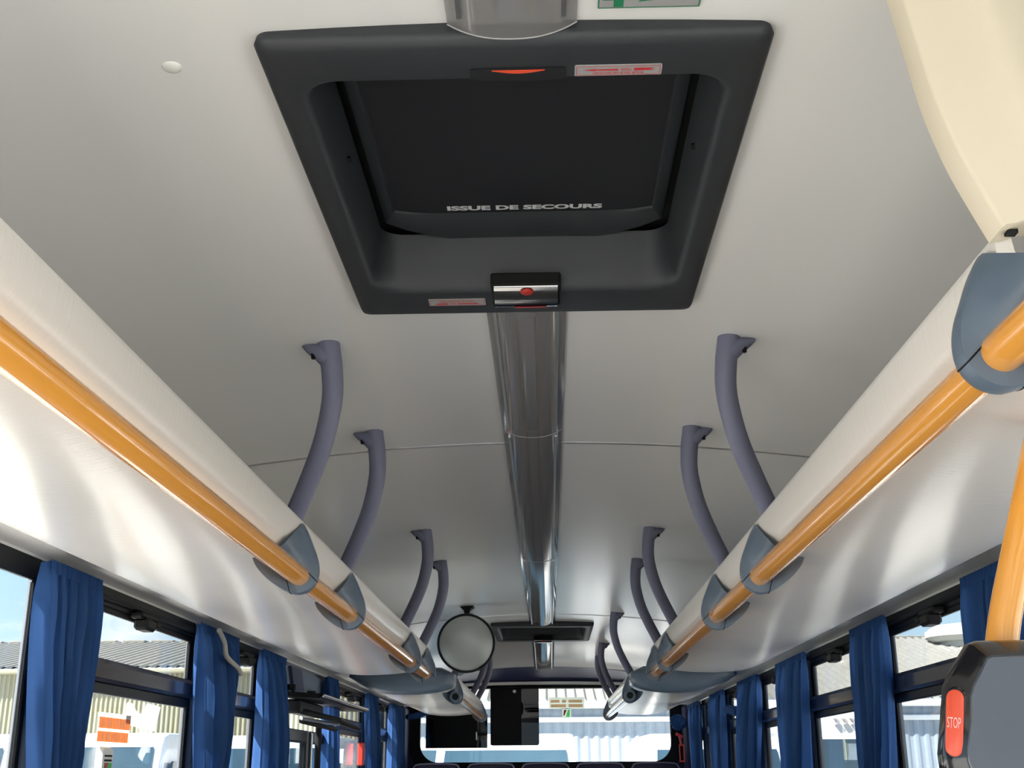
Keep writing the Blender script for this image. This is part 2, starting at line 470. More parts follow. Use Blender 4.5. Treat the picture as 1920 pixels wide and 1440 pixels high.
# windscreen end, behind the camera
fwall = MB().box(-1.27, 1.27, YF - .06, YF, .80, 1.06).box(-1.27, 1.27, YF - .06, YF, -1.35, -.75)
fwall.box(-1.27, -1.18, YF - .06, YF, -.75, .80).box(1.18, 1.27, YF - .06, YF, -.75, .80)
tag(fwall.build('wall_front', M['wall'], origin=(0, YF, -1.35)), kind='structure')
wsc = thing('window_%d' % wi, (0, YF, -.75), kind='structure'); wi += 1
MB().box(-1.18, 1.18, YF - .035, YF - .03, -.75, .80).build('pane', M['glass'], wsc)

# rear wall with rounded window
rear = MB()
inner = rrect(-1.05, 1.05, .055, .655, .15, 8)
outer = []
for (x, z) in inner:
    cx, cz = 0, .355
    dx, dz = x - cx, z - cz
    k = min((1.226 / abs(dx)) if dx else 99, ((1.06 - cz) if dz > 0 else (cz + 1.35)) / abs(dz) if dz else 99)
    outer.append((cx + dx * k, cz + dz * k))
rear.loft([[(x, YR, z) for x, z in inner], [(x, YR, z) for x, z in outer]], True)
rear.loft([[(x, YR + .09, z) for x, z in inner], [(x, YR + .09, z) for x, z in outer]], True)
rear.loft([[(x, YR, z) for x, z in inner], [(x, YR + .09, z) for x, z in inner]], True)
rear.box(-1.226, 1.226, YR + .001, YR + .089, -1.35, .045).box(-1.226, 1.226, YR + .001, YR + .089, .665, 1.06)
wall_rear = tag(rear.build('wall_rear', M['navy'], origin=(0, YR, -1.35)), kind='structure')
rw = thing('window_%d' % wi, (0, YR, .055), kind='structure'); wi += 1
fo = rrect(-1.13, 1.13, -.02, .69, .19, 8); fi = rrect(-1.045, 1.045, .06, .648, .15, 8)
MB().loft([[(x, YR - .002, z) for x, z in fo], [(x, YR - .012, z) for x, z in fo], [(x, YR - .014, z) for x, z in fi], [(x, YR + .03, z) for x, z in fi]], True).build('window_frame', M['black'], rw)
MB().loft([[(x, YR + .02, z) for x, z in fi], [(x, YR + .024, z) for x, z in fi]], True, True, True).build('pane', M['glass'], rw)

# corner pillars at the back
for s in (-1, 1):
    x0, x1 = sorted((s * 1.14, s * 1.215))
    tag(MB().box(x0, x1, 9.92 if s < 0 else 10.1, YR, -1.35, .50, .02).build('trim_%d' % (5 if s < 0 else 6), M['navytrim']), kind='structure')

# rear header: navy cove, pale strip, black strip
def lat(prof, x0=-1.2, x1=1.2, n=24):
    return [[(x0 + (x1 - x0) * i / n, y, z - 0.086 * (x0 + (x1 - x0) * i / n) ** 2 * k) for (y, z, k) in prof] for i in range(n + 1)]
rh = thing('trim_7', (0, 10.05, .65), kind='structure')
MB().loft(lat([(9.90, .806, 1.15), (9.96, .790, 1.1), (10.05, .752, .8), (10.13, .705, .35), (10.16, .695, .3), (10.22, .695, .3), (10.22, .83, 1), (9.90, .83, 1)]), True, True, True).build('header_panel', M['navytrim'], rh)
MB().loft(lat([(10.10, .700, .3), (10.115, .678, .25), (10.16, .676, .25), (10.16, .698, .3)]), True, True, True).build('header_strip', M['whitep'], rh)
MB().loft(lat([(10.14, .677, .25), (10.14, .648, .05), (10.22, .648, .05), (10.22, .677, .25)]), True, True, True).build('header_rail', M['black'], rh)

# ------------------------------------------------------------------ luggage racks
PROF = [(.487, .503), (.4868, .486), (.489, .466), (.495, .449), (.506, .4365), (.524, .4275), (.56, .4175), (.61, .4085), (.68, .4025),
        (.78, .401), (.87, .4085), (.94, .4255), (1.0, .4520), (1.040, .4735), (1.062, .4875)]
PROFS = [(p.x, p.y) for p in catmull([(a, b, 0) for a, b in PROF], 48)]
INN = [(1.064, .4930), (1.058, .4965), (1.03, .485), (.94, .450), (.78, .43), (.60, .437), (.54, .450), (.515, .468), (.505, .49), (.503, .508), (.497, .512), (.490, .510)]

def rack(name, s, y0, y1, label):
    t = thing(name, (s * .8, (y0 + y1) / 2, .40), label, 'luggage rack', 'overhead luggage racks')
    loop = PROFS + INN
    ny = max(2, int((y1 - y0) / .5))
    MB().loft([[(s * a, y0 + (y1 - y0) * j / ny, h) for a, h in loop] for j in range(ny + 1)], True, True, True).build('shelf_shell', M['rack'], t, smooth=40)
    MB().box(*sorted((s * 1.03, s * 1.205)), y0, y1, .531, .545).build('back_rail', M['cove'], t)
    MB().tube([(s * 1.068, y0, .4955), (s * 1.068, y1, .4955)], .0045, 8).build('crease_shade_bead', M['crease_shade'], t)  # grey bead added along the crease to draw its shadow line
    return t
rack_l1 = rack('luggage_rack', -1, 0.80, 5.30, 'long cream luggage rack above the windows beside the round mirror, nearer section')
rack_r1 = rack('luggage_rack', 1, 1.087, 5.30, 'long cream luggage rack above the right windows, nearer section with cream end panel')
rack_l2 = rack('luggage_rack', -1, 6.66, 9.50, 'short far luggage rack behind the round mirror, dark rounded front end')
rack_r2 = rack('luggage_rack', 1, 6.66, 9.50, 'short far luggage rack on the right, dark rounded front end')

def rack_cap(s, parent):
    base = PROFS[::2] + [(1.07, .53), (.80, .54), (.56, .535)]
    cx, cz = .74, .475
    rings = []
    for k, y in ((1.0, 6.70), (1.012, 6.655), (0.99, 6.625), (0.93, 6.600), (0.80, 6.582), (0.55, 6.572), (0.2, 6.568)):
        rings.append([(s * (cx + (a - cx) * k), y, cz + (h - cz) * (k if k < 1 else k * 1.06)) for a, h in base])
    MB().loft(rings, True, False, True).build('end_cap', M['grey'], parent)
for s, t in ((-1, rack_l2), (1, rack_r2)): rack_cap(s, t)
# rear ends of the near racks: slim dark edging
for s, t in ((-1, rack_l1), (1, rack_r1)):
    MB().loft([[(s * a, 5.301, h) for a, h in PROFS], [(s * a, 5.312, h) for a, h in PROFS],
               [(s * (a + (.76 - a) * .03), 5.312, h + .012) for a, h in PROFS], [(s * (a + (.76 - a) * .03), 5.301, h + .012) for a, h in PROFS]], False).build('end_edging', M['grey'], t)

# cove between the rack and the windows
def cove(name, s):
    prof = [(1.060, .506), (1.085, .5065), (1.110, .5075), (1.140, .508), (1.170, .506), (1.188, .503), (1.197, .499), (1.1985, .493), (1.213, .493), (1.213, .53), (1.060, .53)]
    return tag(MB().loft([[(s * a, y, h) for a, h in prof] for y in (YF, 3.2, 7.06, 10.15)], True, True, True).build(name, M['cove'], origin=(s * 1.16, 4, .49)), kind='structure')
cove('trim_2', -1); cove('trim_3', 1)

# cream end panel closing the front of the right rack
cp = thing('end_panel', (.8, 1.05, .5), 'large cream moulded panel closing the near end of the right luggage rack', 'panel')
edge = [(.400, .862), (.403, .82), (.412, .761), (.420, .709), (.430, .646), (.446, .585), (.4615, .543), (.480, .498)]
edge = [(p.x, p.y) for p in catmull([(a, b, 0) for a, b in edge], 20)]
poly = edge + [(.489, .499), (.505, .5045), (.60, .5055), (.80, .506), (1.19, .510), (1.19, .76), (.95, .80), (.6, .85)]
cc = (.80, .67)
def sc(p, k, d): # inset toward centre
    v = Vector((p[0] - cc[0], p[1] - cc[1])); l = v.length; v = v * max(0.05, (l - d) / l); return (cc[0] + v.x * k, cc[1] + v.y * k)
rings = [[(a, 1.085, h) for a, h in poly], [(a, 1.050, h) for a, h in poly], [(sc(p, 1, .004)[0], 1.046, sc(p, 1, .004)[1]) for p in poly],
         [(sc(p, 1, .042)[0], 1.044, sc(p, 1, .042)[1]) for p in poly], [(sc(p, 1, .060)[0], 1.024, sc(p, 1, .060)[1]) for p in poly],
         [(sc(p, 1, .085)[0], 1.020, sc(p, 1, .085)[1]) for p in poly], [(sc(p, 1, .115)[0], 1.034, sc(p, 1, .115)[1]) for p in poly],
         [(sc(p, 1, .20)[0], 1.044, sc(p, 1, .20)[1]) for p in poly]]
MB().loft(rings, True, True, True).build('panel_shell', M['cream'], cp, smooth=50)
MB().box(.488, .498, 1.056, 1.066, .4955, .4995).build('clip', M['black'], cp)

# ------------------------------------------------------------------ grab rails with brackets
RX, RH, RR = .481, .385, .0215
OUT = [(.4815, .4985), (.470, .478), (.459, .453), (.4475, .425), (.4425, .400), (.444, .378), (.453, .361), (.466, .351), (.482, .347),
       (.50, .3495), (.518, .358), (.534, .371), (.546, .387), (.551, .4025)]
NO = 40
OUTC = [(p.x, p.y) for p in catmull([(a, b, 0) for a, b in OUT], NO)]
ROOT = [(p.x, p.y) for p in catmull([(.4835, .442, 0), (.492, .432, 0), (.503, .425, 0), (.520, .416, 0), (.536, .4105, 0)], NO)]
def br_dy(t): return 0.02 * (1 - t) ** 3 - 0.115 * sms(.60, 1.02, t)
def bracket(s, Y, parent, near=-0.115):
    def surf(i0, i1, grow=0.0):
        rows = []
        for i in range(i0, i1 + 1):
            t = i / NO; O = OUTC[i]; R = ROOT[i]; d = br_dy(t)
            row = []
            ctrl = (O[0] + (R[0] - O[0]) * .82, O[1] + (R[1] - O[1]) * .82, d - .004)
            end = (R[0], R[1], near * (1 - .12 * sms(.3, 1, t)))
            P0 = (O[0] + (R[0] - O[0]) * .02, O[1] + (R[1] - O[1]) * .02, d - .012)
            wgt = max(0.0, math.sin(math.pi * min(1, max(0, t)))) ** .6
            ctrl = tuple((P0[c] + end[c]) / 2 * (1 - wgt) + ctrl[c] * wgt for c in range(3))
            for k in range(9):
                u = k / 8
                row.append(tuple((1 - u) ** 2 * P0[c] + 2 * u * (1 - u) * ctrl[c] + u * u * end[c] for c in range(3)))
            back = [(O[0] + (R[0] - O[0]) * .25, O[1] + (R[1] - O[1]) * .25, d + .034), (O[0] + (R[0] - O[0]) * .04, O[1] + (R[1] - O[1]) * .04, d + .020),
                    (O[0], O[1], d + .008), (O[0] - (R[0] - O[0]) * .01, O[1] - (R[1] - O[1]) * .01, d)]
            far = (R[0], R[1], .05)
            rows.append([far] + back + row)
        return [[(s * a, Y + dy, h) for a, h, dy in r] for r in rows]
    ia, ib = 16, 27
    b = MB().loft(surf(0, ia), False); b.loft(surf(ib, NO), False)
    o = b.build('bracket', M['grey'], parent, smooth=55)
    c = MB().loft(surf(ia, ib), False)
    # thin dark joint lines at both ends of the clamp
    cl = c.build('clamp', M['grey'], o, smooth=55)
    for i in (ia, ib):
        r = surf(i, i)[0]
        MB().tube(r[1:9], .0011, 5).build('joint', M['gap'], o)
    return o

def rail(s, y0, y1, ys, label, socket=None):
    t = thing('grab_rail', (s * RX, (y0 + y1) / 2, RH - .04), label, 'grab rail', 'orange grab rails under the racks')
    n = max(4, int((y1 - y0) / .4))
    MB().tube([(s * RX, y0 + (y1 - y0) * i / n, RH) for i in range(n + 1)], RR, 28).build('tube', M['orange'], t)
    for y in ys: bracket(s, y, t)
    if socket:
        bracket(s, socket + .06, t, near=-.05)
        MB().tube([(s * RX, socket - .022, RH), (s * RX, socket + .03, RH)], .031, 20).build('socket', M['grey'], t)
        MB().tube([(s * RX, socket - .028, RH), (s * RX, socket - .01, RH)], .018, 18).build('socket_plug', M['gap'], t)
    return t
rail(-1, .80, 5.06, (2.43, 3.08, 4.49, 5.09), 'long orange grab rail with four slate brackets under the left luggage rack')
rail(1, .6, 5.04, (1.10, 2.49, 3.16, 4.55, 5.05), 'long orange grab rail under the right luggage rack, nearest bracket at picture edge')
rail(-1, 6.72, 9.32, (9.32,), 'short far grab rail under the rack behind the round mirror', socket=6.70)
rail(1, 6.72, 9.20, (9.20,), 'short far grab rail under the far right rack', socket=6.70)

# ------------------------------------------------------------------ rack struts (curved grey handles)
def strut(s, Y, label):
    t = thing('ceiling_strut', (s * .5, Y + .1, .45), label, 'handle', 'curved grey struts between ceiling and racks')
    pts = [(s * .4255, Y, .872, .0238), (s * .4220, Y + .002, .848, .0238), (s * .4165, Y + .010, .810, .0230), (s * .417, Y + .030, .750, .0222), (s * .438, Y + .07, .675, .0218), (s * .472, Y + .12, .608, .0216),
           (s * .516, Y + .18, .536, .0216), (s * .545, Y + .212, .480, .0216), (s * .556, Y + .222, .455, .0216)]
    toe = [(s * .4785, Y, .8605, .004), (s * .468, Y, .8555, .0095), (s * .453, Y, .849, .0150), (s * .438, Y, .842, .0195), (s * .424, Y + .003, .832, .0215)]
    A = catmull([p[:3] for p in toe], 14); Rr = catmull([(p[3], 0, 0) for p in toe], 14)
    f = MB().tube(A, [q.x for q in Rr], 18, side=(0, 1, 0), caps=True).build('foot', M['strut'], t, smooth=60)
    A = catmull([p[:3] for p in pts], 36); Rr = catmull([(p[3], 0, 0) for p in pts], 36)
    MB().tube(A, [q.x for q in Rr], 18, side=(0, 1, 0), caps=True).build('strut_arm', M['strut'], t, smooth=60)
    MB().tube([(s * .4525, Y - .006, .829), (s * .4545, Y - .006, .848)], .0062, 10).build('screw_hole', M['gap'], f)
    return t
SL = ['nearest', 'second', 'third', 'fourth']
for i, y in enumerate((2.335, 3.02, 4.385, 5.075)):
    strut(-1, y, 'curved slate strut to the left luggage rack, %s from the large roof hatch' % SL[i])
    strut(1, y, 'curved slate strut to the right luggage rack, %s from the large roof hatch' % SL[i])
for i, y in enumerate((6.90, 8.62, 9.25)):
    w = ('beside the small roof hatch', 'second from the rear window', 'closest to the rear window')[i]
    strut(-1, y, 'curved strut at the far left rack behind the mirror, ' + w)
    strut(1, y, 'curved strut at the far right rack, ' + w)

# ------------------------------------------------------------------ roof hatches
def hatch(y0, y1, label, detail):
    t = thing('roof_hatch', (0, (y0 + y1) / 2, .85), label, 'roof hatch', 'emergency roof hatches')
    L = y1 - y0
    def ring(hx, a, b, r, h): return [(x, y, h) for x, y in rrect(-hx, hx, a, b, r, 8)]
    rings = [ring(.320, y0 + .004, y1 - .004, .018, .884), ring(.3225, y0 + .001, y1 - .001, .018, .866), ring(.3235, y0, y1, .018, .861), ring(.319, y0 + .005, y1 - .005, .016, .8535),
             ring(.308, y0 + .016, y1 - .016, .024, .850), ring(.287, y0 + .078, y1 - .115, .05, .8485), ring(.280, y0 + .082, y1 - .121, .052, .8503),
             ring(.276, y0 + .086, y1 - .128, .053, .860), ring(.271, y0 + .088, y1 - .134, .053, .880), ring(.264, y0 + .09, y1 - .158, .04, .952)]
    MB().loft(rings, True).build('frame', M['hatch'], t, smooth=60)
    MB().box(-.30, .30, y0 + .05, y1 - .10, .975, .985).build('gap_backing', M['gap'], t)
    # lid
    ya, yb = y0 + .045, y1 - .245
    def lidring(dx, na, h, hfar, bulge, yfar):
        pts = []
        n = 14
        for i in range(n + 1):      # far edge, left to right
            u = -1 + 2 * i / n
            pts.append(((.252 - dx) * u, yfar + bulge * (1 - u * u) - .014 * abs(u) ** 8, hfar))
        for i in range(5): pts.append((.252 - dx, yfar - .02 + (na - yfar + .02) * i / 4, h))
        for i in range(1, n): pts.append(((.252 - dx) * (1 - 2 * i / n), na, h))
        for i in range(5): pts.append((-.252 + dx, na + (yfar - .02 - na) * i / 4, h))
        return pts
    lid = MB().loft([lidring(.001, ya, .968, .968, .078, yb + .040), lidring(0, ya, .953, .950, .080, yb + .040), lidring(.004, ya + .004, .949, .944, .078, yb + .036),
                     lidring(.020, ya + .02, .9475, .9475, .002, yb + .004), lidring(.0225, ya + .022, .9525, .9525, 0, yb)], True, True, True).build('lid', M['hatch'], t, smooth=45)
    lr = lidring(.0235, ya + .023, .9515, .9515, 0, yb - .001)
    MB().loft([lr, [(x, y, h + .003) for x, y, h in lr]], True, True, True).build('lid_panel', M['lid'], lid)
    # release handle in the far flange
    hy = y1 - .105
    hb = MB().box(-.063, .067, hy - .054, hy + .050, .8472, .872, .003).build('handle_box', M['gap'], t)
    P = []
    for i in range(9):
        a = math.radians(-90 + 180 * i / 8); P.append((hy - .001 + .046 * math.sin(a), .8475 - .016 * math.cos(a)))
    P += [(hy + .044, .860), (hy - .046, .860)]
    MB().loft([[(x, y, h) for y, h in P] for x in (-.057, .061)], True, True, True).build('handle_shell', M['chrome'], hb, smooth=60)
    MB().dome((.004, hy - .038, .840), .013, .012, -.007, 14, 6, -.2).build('release_button', M['red'], hb)
    MB().loft([[(x, y, h - .0012) for y, h in P[5:8]] for x in (-.020, .040)], False).build('red_band', M['redprint'], hb)
    if not detail: return t
    # notch with a red pull in the near flange
    MB().prism(rrect(-.056, .067, y0 + .0575, y0 + .083, .004, 3), 'z', .8470, .8480).build('pull_recess', M['notch'], t)
    cres = [(-.028 + .068 * i / 12, y0 + .060) for i in range(13)] + [(.040 - .068 * i / 12, y0 + .060 + .0065 * math.sin(math.pi * i / 12)) for i in range(1, 12)]
    MB().prism(cres, 'z', .8458, .8469).build('red_pull', M['stop'], t)
    # lettering on the lid
    ty = yb - .020
    text_mb('ISSUE DE SECOURS', .276, .0175, lambda u, v, w: (.003 + u, ty - v, .9513 - w), bold=.045).build('lettering', M['whiteprint'], t, smooth=0)
    # screws
    for (x, y) in ((-.269, 1.62), (.269, 1.60)):
        MB().tube([(x, y, .905), (x * .98, y, .905)], .005, 10).build('screw', M['black'], t)
    # stickers
    def sticker(x0, x1, ya_, yb_, z, upside):
        st = MB().prism(rrect(x0, x1, ya_, yb_, .002, 3), 'z', z - .0008, z + .001).build('sticker', M['silver'], t)
        w, d = x1 - x0, yb_ - ya_
        zz = z - .0010
        def rct(a, b, c, e): return [(x0 + w * a, ya_ + d * c, zz), (x0 + w * b, ya_ + d * c, zz), (x0 + w * b, ya_ + d * e, zz), (x0 + w * a, ya_ + d * e, zz)]
        brd = MB()
        for q in ((.02, .98, .06, .10), (.02, .98, .90, .94), (.02, .027, .06, .94), (.973, .98, .06, .94)):
            brd.add(rct(*q), [(0, 1, 2, 3)])
        brd.build('sticker_border', M['redprint'], st, smooth=0)
        ar = MB()
        def pol(pts): ar.add([(x0 + w * a, ya_ + d * b, zz) for a, b in pts], [tuple(range(len(pts)))])
        if upside:
            pol([(.09, .42), (.24, .30), (.24, .36), (.50, .33), (.50, .52), (.24, .48), (.24, .54)])
            pol([(.68, .28), (.86, .26), (.92, .34), (.86, .42), (.92, .52), (.68, .54)])
            text_mb('TIRER', w * .13, d * .22, lambda u, v, k: (x0 + w * .59 - u, ya_ + d * .41 + v, zz), bold=.02).build('lettering', M['redprint'], st, smooth=0)
            text_mb('POUR ISSUE DE SECOURS', w * .58, d * .22, lambda u, v, k: (x0 + w * .50 - u, ya_ + d * .73 + v, zz), bold=.02).build('lettering', M['redprint'], st, smooth=0)
        else:
            pol([(.10, .72), (.15, .60), (.33, .56), (.33, .80), (.15, .84)])
            pol([(.50, .58), (.80, .58), (.80, .50), (.90, .66), (.80, .82), (.80, .74), (.50, .76)])
            text_mb('TIRER', w * .13, d * .22, lambda u, v, k: (x0 + w * .415 + u, ya_ + d * .68 - v, zz), bold=.02).build('lettering', M['redprint'], st, smooth=0)
            text_mb('POUR ISSUE DE SECOURS', w * .60, d * .22, lambda u, v, k: (x0 + w * .49 + u, ya_ + d * .30 - v, zz), bold=.02).build('lettering', M['redprint'], st, smooth=0)
        ar.build('arrow', M['redprint'], st, smooth=0)
    sticker(.078, .189, y0 + .054, y0 + .0765, .8475, True)
    sticker(-.184, -.076, y1 - .092, y1 - .062, .8475, False)
    return t
hatch(*HATCHES[0], 'large near dark grey roof hatch framing a lid lettered for emergency exit', True)
hatch(*HATCHES[1], 'small far roof hatch beside the round mirror near the rear window', False)

# ------------------------------------------------------------------ central light strip
def light(y0, y1, label):
    t = thing('ceiling_light', (0, (y0 + y1) / 2, .85), label, 'light', 'clear light covers along the ceiling centre')
    n = 18
    arc = []
    for i in range(n + 1):
        u = -1 + 2 * i / n
        arc.append((.080 * u, .874 - .023 * (1 - abs(u) ** 2.4)))
    ny = max(2, int((y1 - y0) / .4))
    ys = [y0 + (y1 - y0) * j / ny for j in range(ny + 1)]
    dz = lambda y: hc(0, y) - .88
    MB().loft([[(x, y, h + dz(y)) for x, h in arc] for y in ys], False).build('cover', M['cover'], t, smooth=60)
    for yy in (y0, y1):
        rim = [(x, yy, h + dz(yy)) for x, h in arc]
        MB().tube(rim, .0011, 6).build('cover_rim', M['silver'], t)
    MB().loft([[(-.062, y, .8725 + dz(y)), (.062, y, .8725 + dz(y)), (.062, y, .8765 + dz(y)), (-.062, y, .8765 + dz(y))] for y in ys], True, True, True).build('tray', M['tray'], t)
    MB().loft([[(x, y, h + dz(y)) for x, h in ((-.018, .8715), (-.014, .864), (.014, .864), (.018, .8715))] for y in (y0 + .02, *ys[1:-1], y1 - .02)], True, True, True).build('lamp_tube', M['tube'], t)
    for sx in (-1, 1):
        MB().loft([[(sx * .023, y, .8722 + dz(y)), (sx * .0265, y, .8722 + dz(y)), (sx * .0265, y, .866 + dz(y)), (sx * .023, y, .866 + dz(y))] for y in [yy_ if 0 < i_ < len(ys) - 1 else (yy_ + .03 if i_ == 0 else yy_ - .03) for i_, yy_ in enumerate(ys)]], True, True, True).build('orange_strip', M['tubeedge'], t)  # thin orange-brown strip along each side of the tube
        MB().loft([[(sx * .060, y, .8735 + dz(y)), (sx * .066, y, .8735 + dz(y)), (sx * .066, y, .860 + dz(y)), (sx * .060, y, .860 + dz(y))] for y in [yy_ if 0 < i_ < len(ys) - 1 else (yy_ + .03 if i_ == 0 else yy_ - .03) for i_, yy_ in enumerate(ys)]], True, True, True).build('reflector', M['alu'], t)
    return t
light(YF + .02, 1.2335, 'clear curved light cover in front of the large roof hatch, at picture top')
light(2.12, 3.05, 'grey light cover running from the large roof hatch to the first ceiling seam')
light(3.052, 5.05, 'second light cover behind the large roof hatch, middle of the strip')
light(5.052, 7.44, 'shiny light cover ending at the small far roof hatch')
light(8.36, 9.95, 'short light cover between the far roof hatch and the navy header')

# ------------------------------------------------------------------ small ceiling things
tag(MB().dome((-.441, 1.296, hc(.44, 1.3) + .001), .0135, .0135, -.006, 20, 6, 0).build('ceiling_plug', M['whitep']), 'small round white plug on the ceiling left of the hatch', 'plug')
sg = thing('first_aid_sign', (.165, 1.165, .872), 'grey sign with green cross and arrow on the ceiling above the hatch', 'sign')
MB().prism(rrect(.104, .227, 1.118, 1.2065, .003, 3), 'z', .872, .878).build('sign_plate', M['silver'], sg)
b = MB()
for (x0, x1, a, c) in ((.1045, .2265, 1.2045, 1.2062), (.1045, .106, 1.12, 1.205), (.225, .2265, 1.12, 1.205)):
    b.add([(x0, a, .8717), (x1, a, .8717), (x1, c, .8717), (x0, c, .8717)], [(0, 1, 2, 3)])
b.build('sign_border', M['green'], sg, smooth=0)
b = MB()
b.add([(.123, 1.165, .8716), (.135, 1.165, .8716), (.135, 1.2035, .8716), (.123, 1.2035, .8716)], [(0, 1, 2, 3)])
b.add([(.110, 1.178, .8715), (.149, 1.178, .8715), (.149, 1.1905, .8715), (.110, 1.1905, .8715)], [(0, 1, 2, 3)])
b.build('green_cross', M['green'], sg, smooth=0)
MB().add([(.152, 1.1945, .8716), (.163, 1.179, .8716), (.185, 1.172, .8716), (.222, 1.170, .8716), (.214, 1.184, .8716), (.205, 1.189, .8716), (.18, 1.190, .8716)], [tuple(range(7))]).build('green_arrow', M['green'], sg, smooth=0)

# ------------------------------------------------------------------ round mirror
mr = thing('round_mirror', (-.411, 6.50, .50), 'round black-rimmed convex mirror hanging by the left luggage rack', 'mirror')
mc = Vector((-.411, 6.50, .656)); nrm = Vector((0.05, -1.0, -.12)).normalized()
ua = Vector((1, 0, 0)); ua = (ua - nrm * ua.dot(nrm)).normalized(); va = nrm.cross(ua)
def disc(r, d): return [tuple(mc + ua * r * math.cos(2 * math.pi * k / 48) + va * r * math.sin(2 * math.pi * k / 48) + nrm * d) for k in range(48)]
MB().loft([disc(.146, .006), disc(.12, .016), disc(.085, .026), disc(.045, .032), disc(.004, .034)], True, False, True).build('mirror_face', M['mirror'], mr, smooth=80)
MB().loft([disc(.157, -.012), disc(.1585, 0), disc(.155, .010), disc(.148, .011), disc(.145, .005)], True).build('rim', M['black'], mr)
MB().loft([disc(.157, -.012), disc(.12, -.03), disc(.02, -.036)], True, False, True).build('back_shell', M['black'], mr)
MB().loft([[(-.455, 6.56, .866), (-.375, 6.56, .866), (-.375, 6.68, .868), (-.455, 6.68, .868)], [(-.43, 6.56, .845), (-.395, 6.56, .845), (-.395, 6.62, .845), (-.43, 6.62, .845)],
           [(-.42, 6.53, .80), (-.405, 6.53, .80), (-.405, 6.55, .80), (-.42, 6.55, .80)]], True, True, True).build('ceiling_mount', M['black'], mr)
MB().tube([(-.415, 6.53, .52), (-.435, 6.545, .508), (-.452, 6.556, .497)], .013, 12).build('lower_arm', M['grey'], mr)

# ------------------------------------------------------------------ curtains
def curtain(s, ytop, ybot, label, pleats=7, belly=0.0, ztie=None, seed=0, xin=1.155, amp=.024, h1=-.56, knot=None):
    rnd = random.Random(seed)
    t = thing('curtain', (s * xin, (ytop[0] + ytop[1]) / 2, h1), label, 'curtain', 'blue window curtains')
    nu, nv = 120, 26
    pleats = int(pleats * 1.5)
    ph = [rnd.uniform(0, 6.28) for _ in range(4)]
    rows = []
    for j in range(nv + 1):
        v = j / nv
        h = .478 + (h1 - .478) * v
        k = sms(0, 1, v * 1.15)
        a = ytop[0] + (ybot[0] - ytop[0]) * k; b = ytop[1] + (ybot[1] - ytop[1]) * k
        if ztie is not None:
            pull = math.exp(-((h - ztie) / .16) ** 2)
            m = (a + b) / 2; a = a + (m - a) * .45 * pull; b = b + (m - b) * .45 * pull
        bel = belly * math.sin(math.pi * min(1, v * 1.3))
        row = []
        for i in range(nu + 1):
            u = i / nu
            hdr = 1 - .55 * math.exp(-(v / .05) ** 2)
            w = math.sin(2 * math.pi * pleats * u + ph[0] + .9 * math.sin(2.4 * v + ph[1]) + 1.3 * math.sin(2 * math.pi * u * 1.7 + ph[3]))
            w = .8 - 1.6 * abs(w) ** .8 * (1 if w > 0 else .15)
            w2 = math.sin(2 * math.pi * pleats * .47 * u + ph[2] + 1.2 * v)
            x = xin - (amp * w * hdr + amp * .9 * w2 * (.3 + v)) - bel * math.sin(math.pi * u) - .012 * v
            y = a + (b - a) * (u + .035 * math.sin(2 * math.pi * pleats * u * .5 + ph[3]) * (u * (1 - u) * 4))
            row.append((s * x, y, h + .004 * w * math.exp(-(v / .04) ** 2)))
        rows.append(row)
    c = MB().loft(rows, False).build('drape', M['curtain'], t, smooth=80)
    # header tape with hooks
    hd = [[(s * (xin - .012 - .004 * math.sin(2 * math.pi * pleats * 2 * i / 60)), ytop[0] + (ytop[1] - ytop[0]) * i / 60, h) for i in range(61)] for h in (.482, .452)]
    MB().loft(hd, False).build('header_tape', M['curtain'], t, smooth=80)
    return t
curtain(-1, (2.75, 3.085), (2.87, 2.94), 'large pleated blue curtain between the two nearest left windows', 8, seed=1)
c2 = curtain(-1, (4.00, 4.53), (4.13, 4.20), 'blue curtain with pale tie cord behind the left window bearing orange sticker', 6, .05, seed=2, amp=.02)
MB().tube(catmull([(-1.10, 4.08, .462), (-1.105, 4.18, .43), (-1.10, 4.20, .385), (-1.085, 4.30, .355), (-1.08, 4.34, .335)], 16), .009, 8).build('tie_cord', M['cord'], c2)
curtain(-1, (4.92, 5.38), (4.92, 5.30), 'blue curtain just before the folding door mechanism', 5, .06, seed=3, amp=.022)
curtain(-1, (6.42, 6.74), (6.50, 6.74), 'narrow dark blue curtain right behind the folding door', 4, seed=4)
curtain(-1, (7.88, 8.40), (7.95, 8.30), 'blue left curtain beside the red holder', 5, .03, seed=5)
curtain(-1, (9.10, 9.85), (9.15, 9.75), 'last blue curtain on the left, before the rear corner', 6, .02, seed=6)
curtain(1, (2.83, 3.20), (2.98, 3.08), 'nearest right curtain, above the black stop device', 8, seed=7)
curtain(1, (3.97, 4.43), (4.17, 4.35), 'second right curtain, beside the window showing the roof vent', 6, seed=8)
curtain(1, (5.24, 5.93), (5.40, 5.72), 'third right curtain, hanging broad by the coach seen outside', 6, .02, seed=9)
c4 = curtain(1, (6.49, 7.17), (6.78, 7.10), 'fourth right curtain, bulging out at a side knot', 6, .04, seed=10)
curtain(1, (7.77, 8.41), (7.90, 8.18), 'fifth right curtain, slim drape toward the rear', 5, seed=11)
curtain(1, (9.03, 9.80), (9.08, 9.52), 'last right curtain before the red hammer', 5, seed=12)

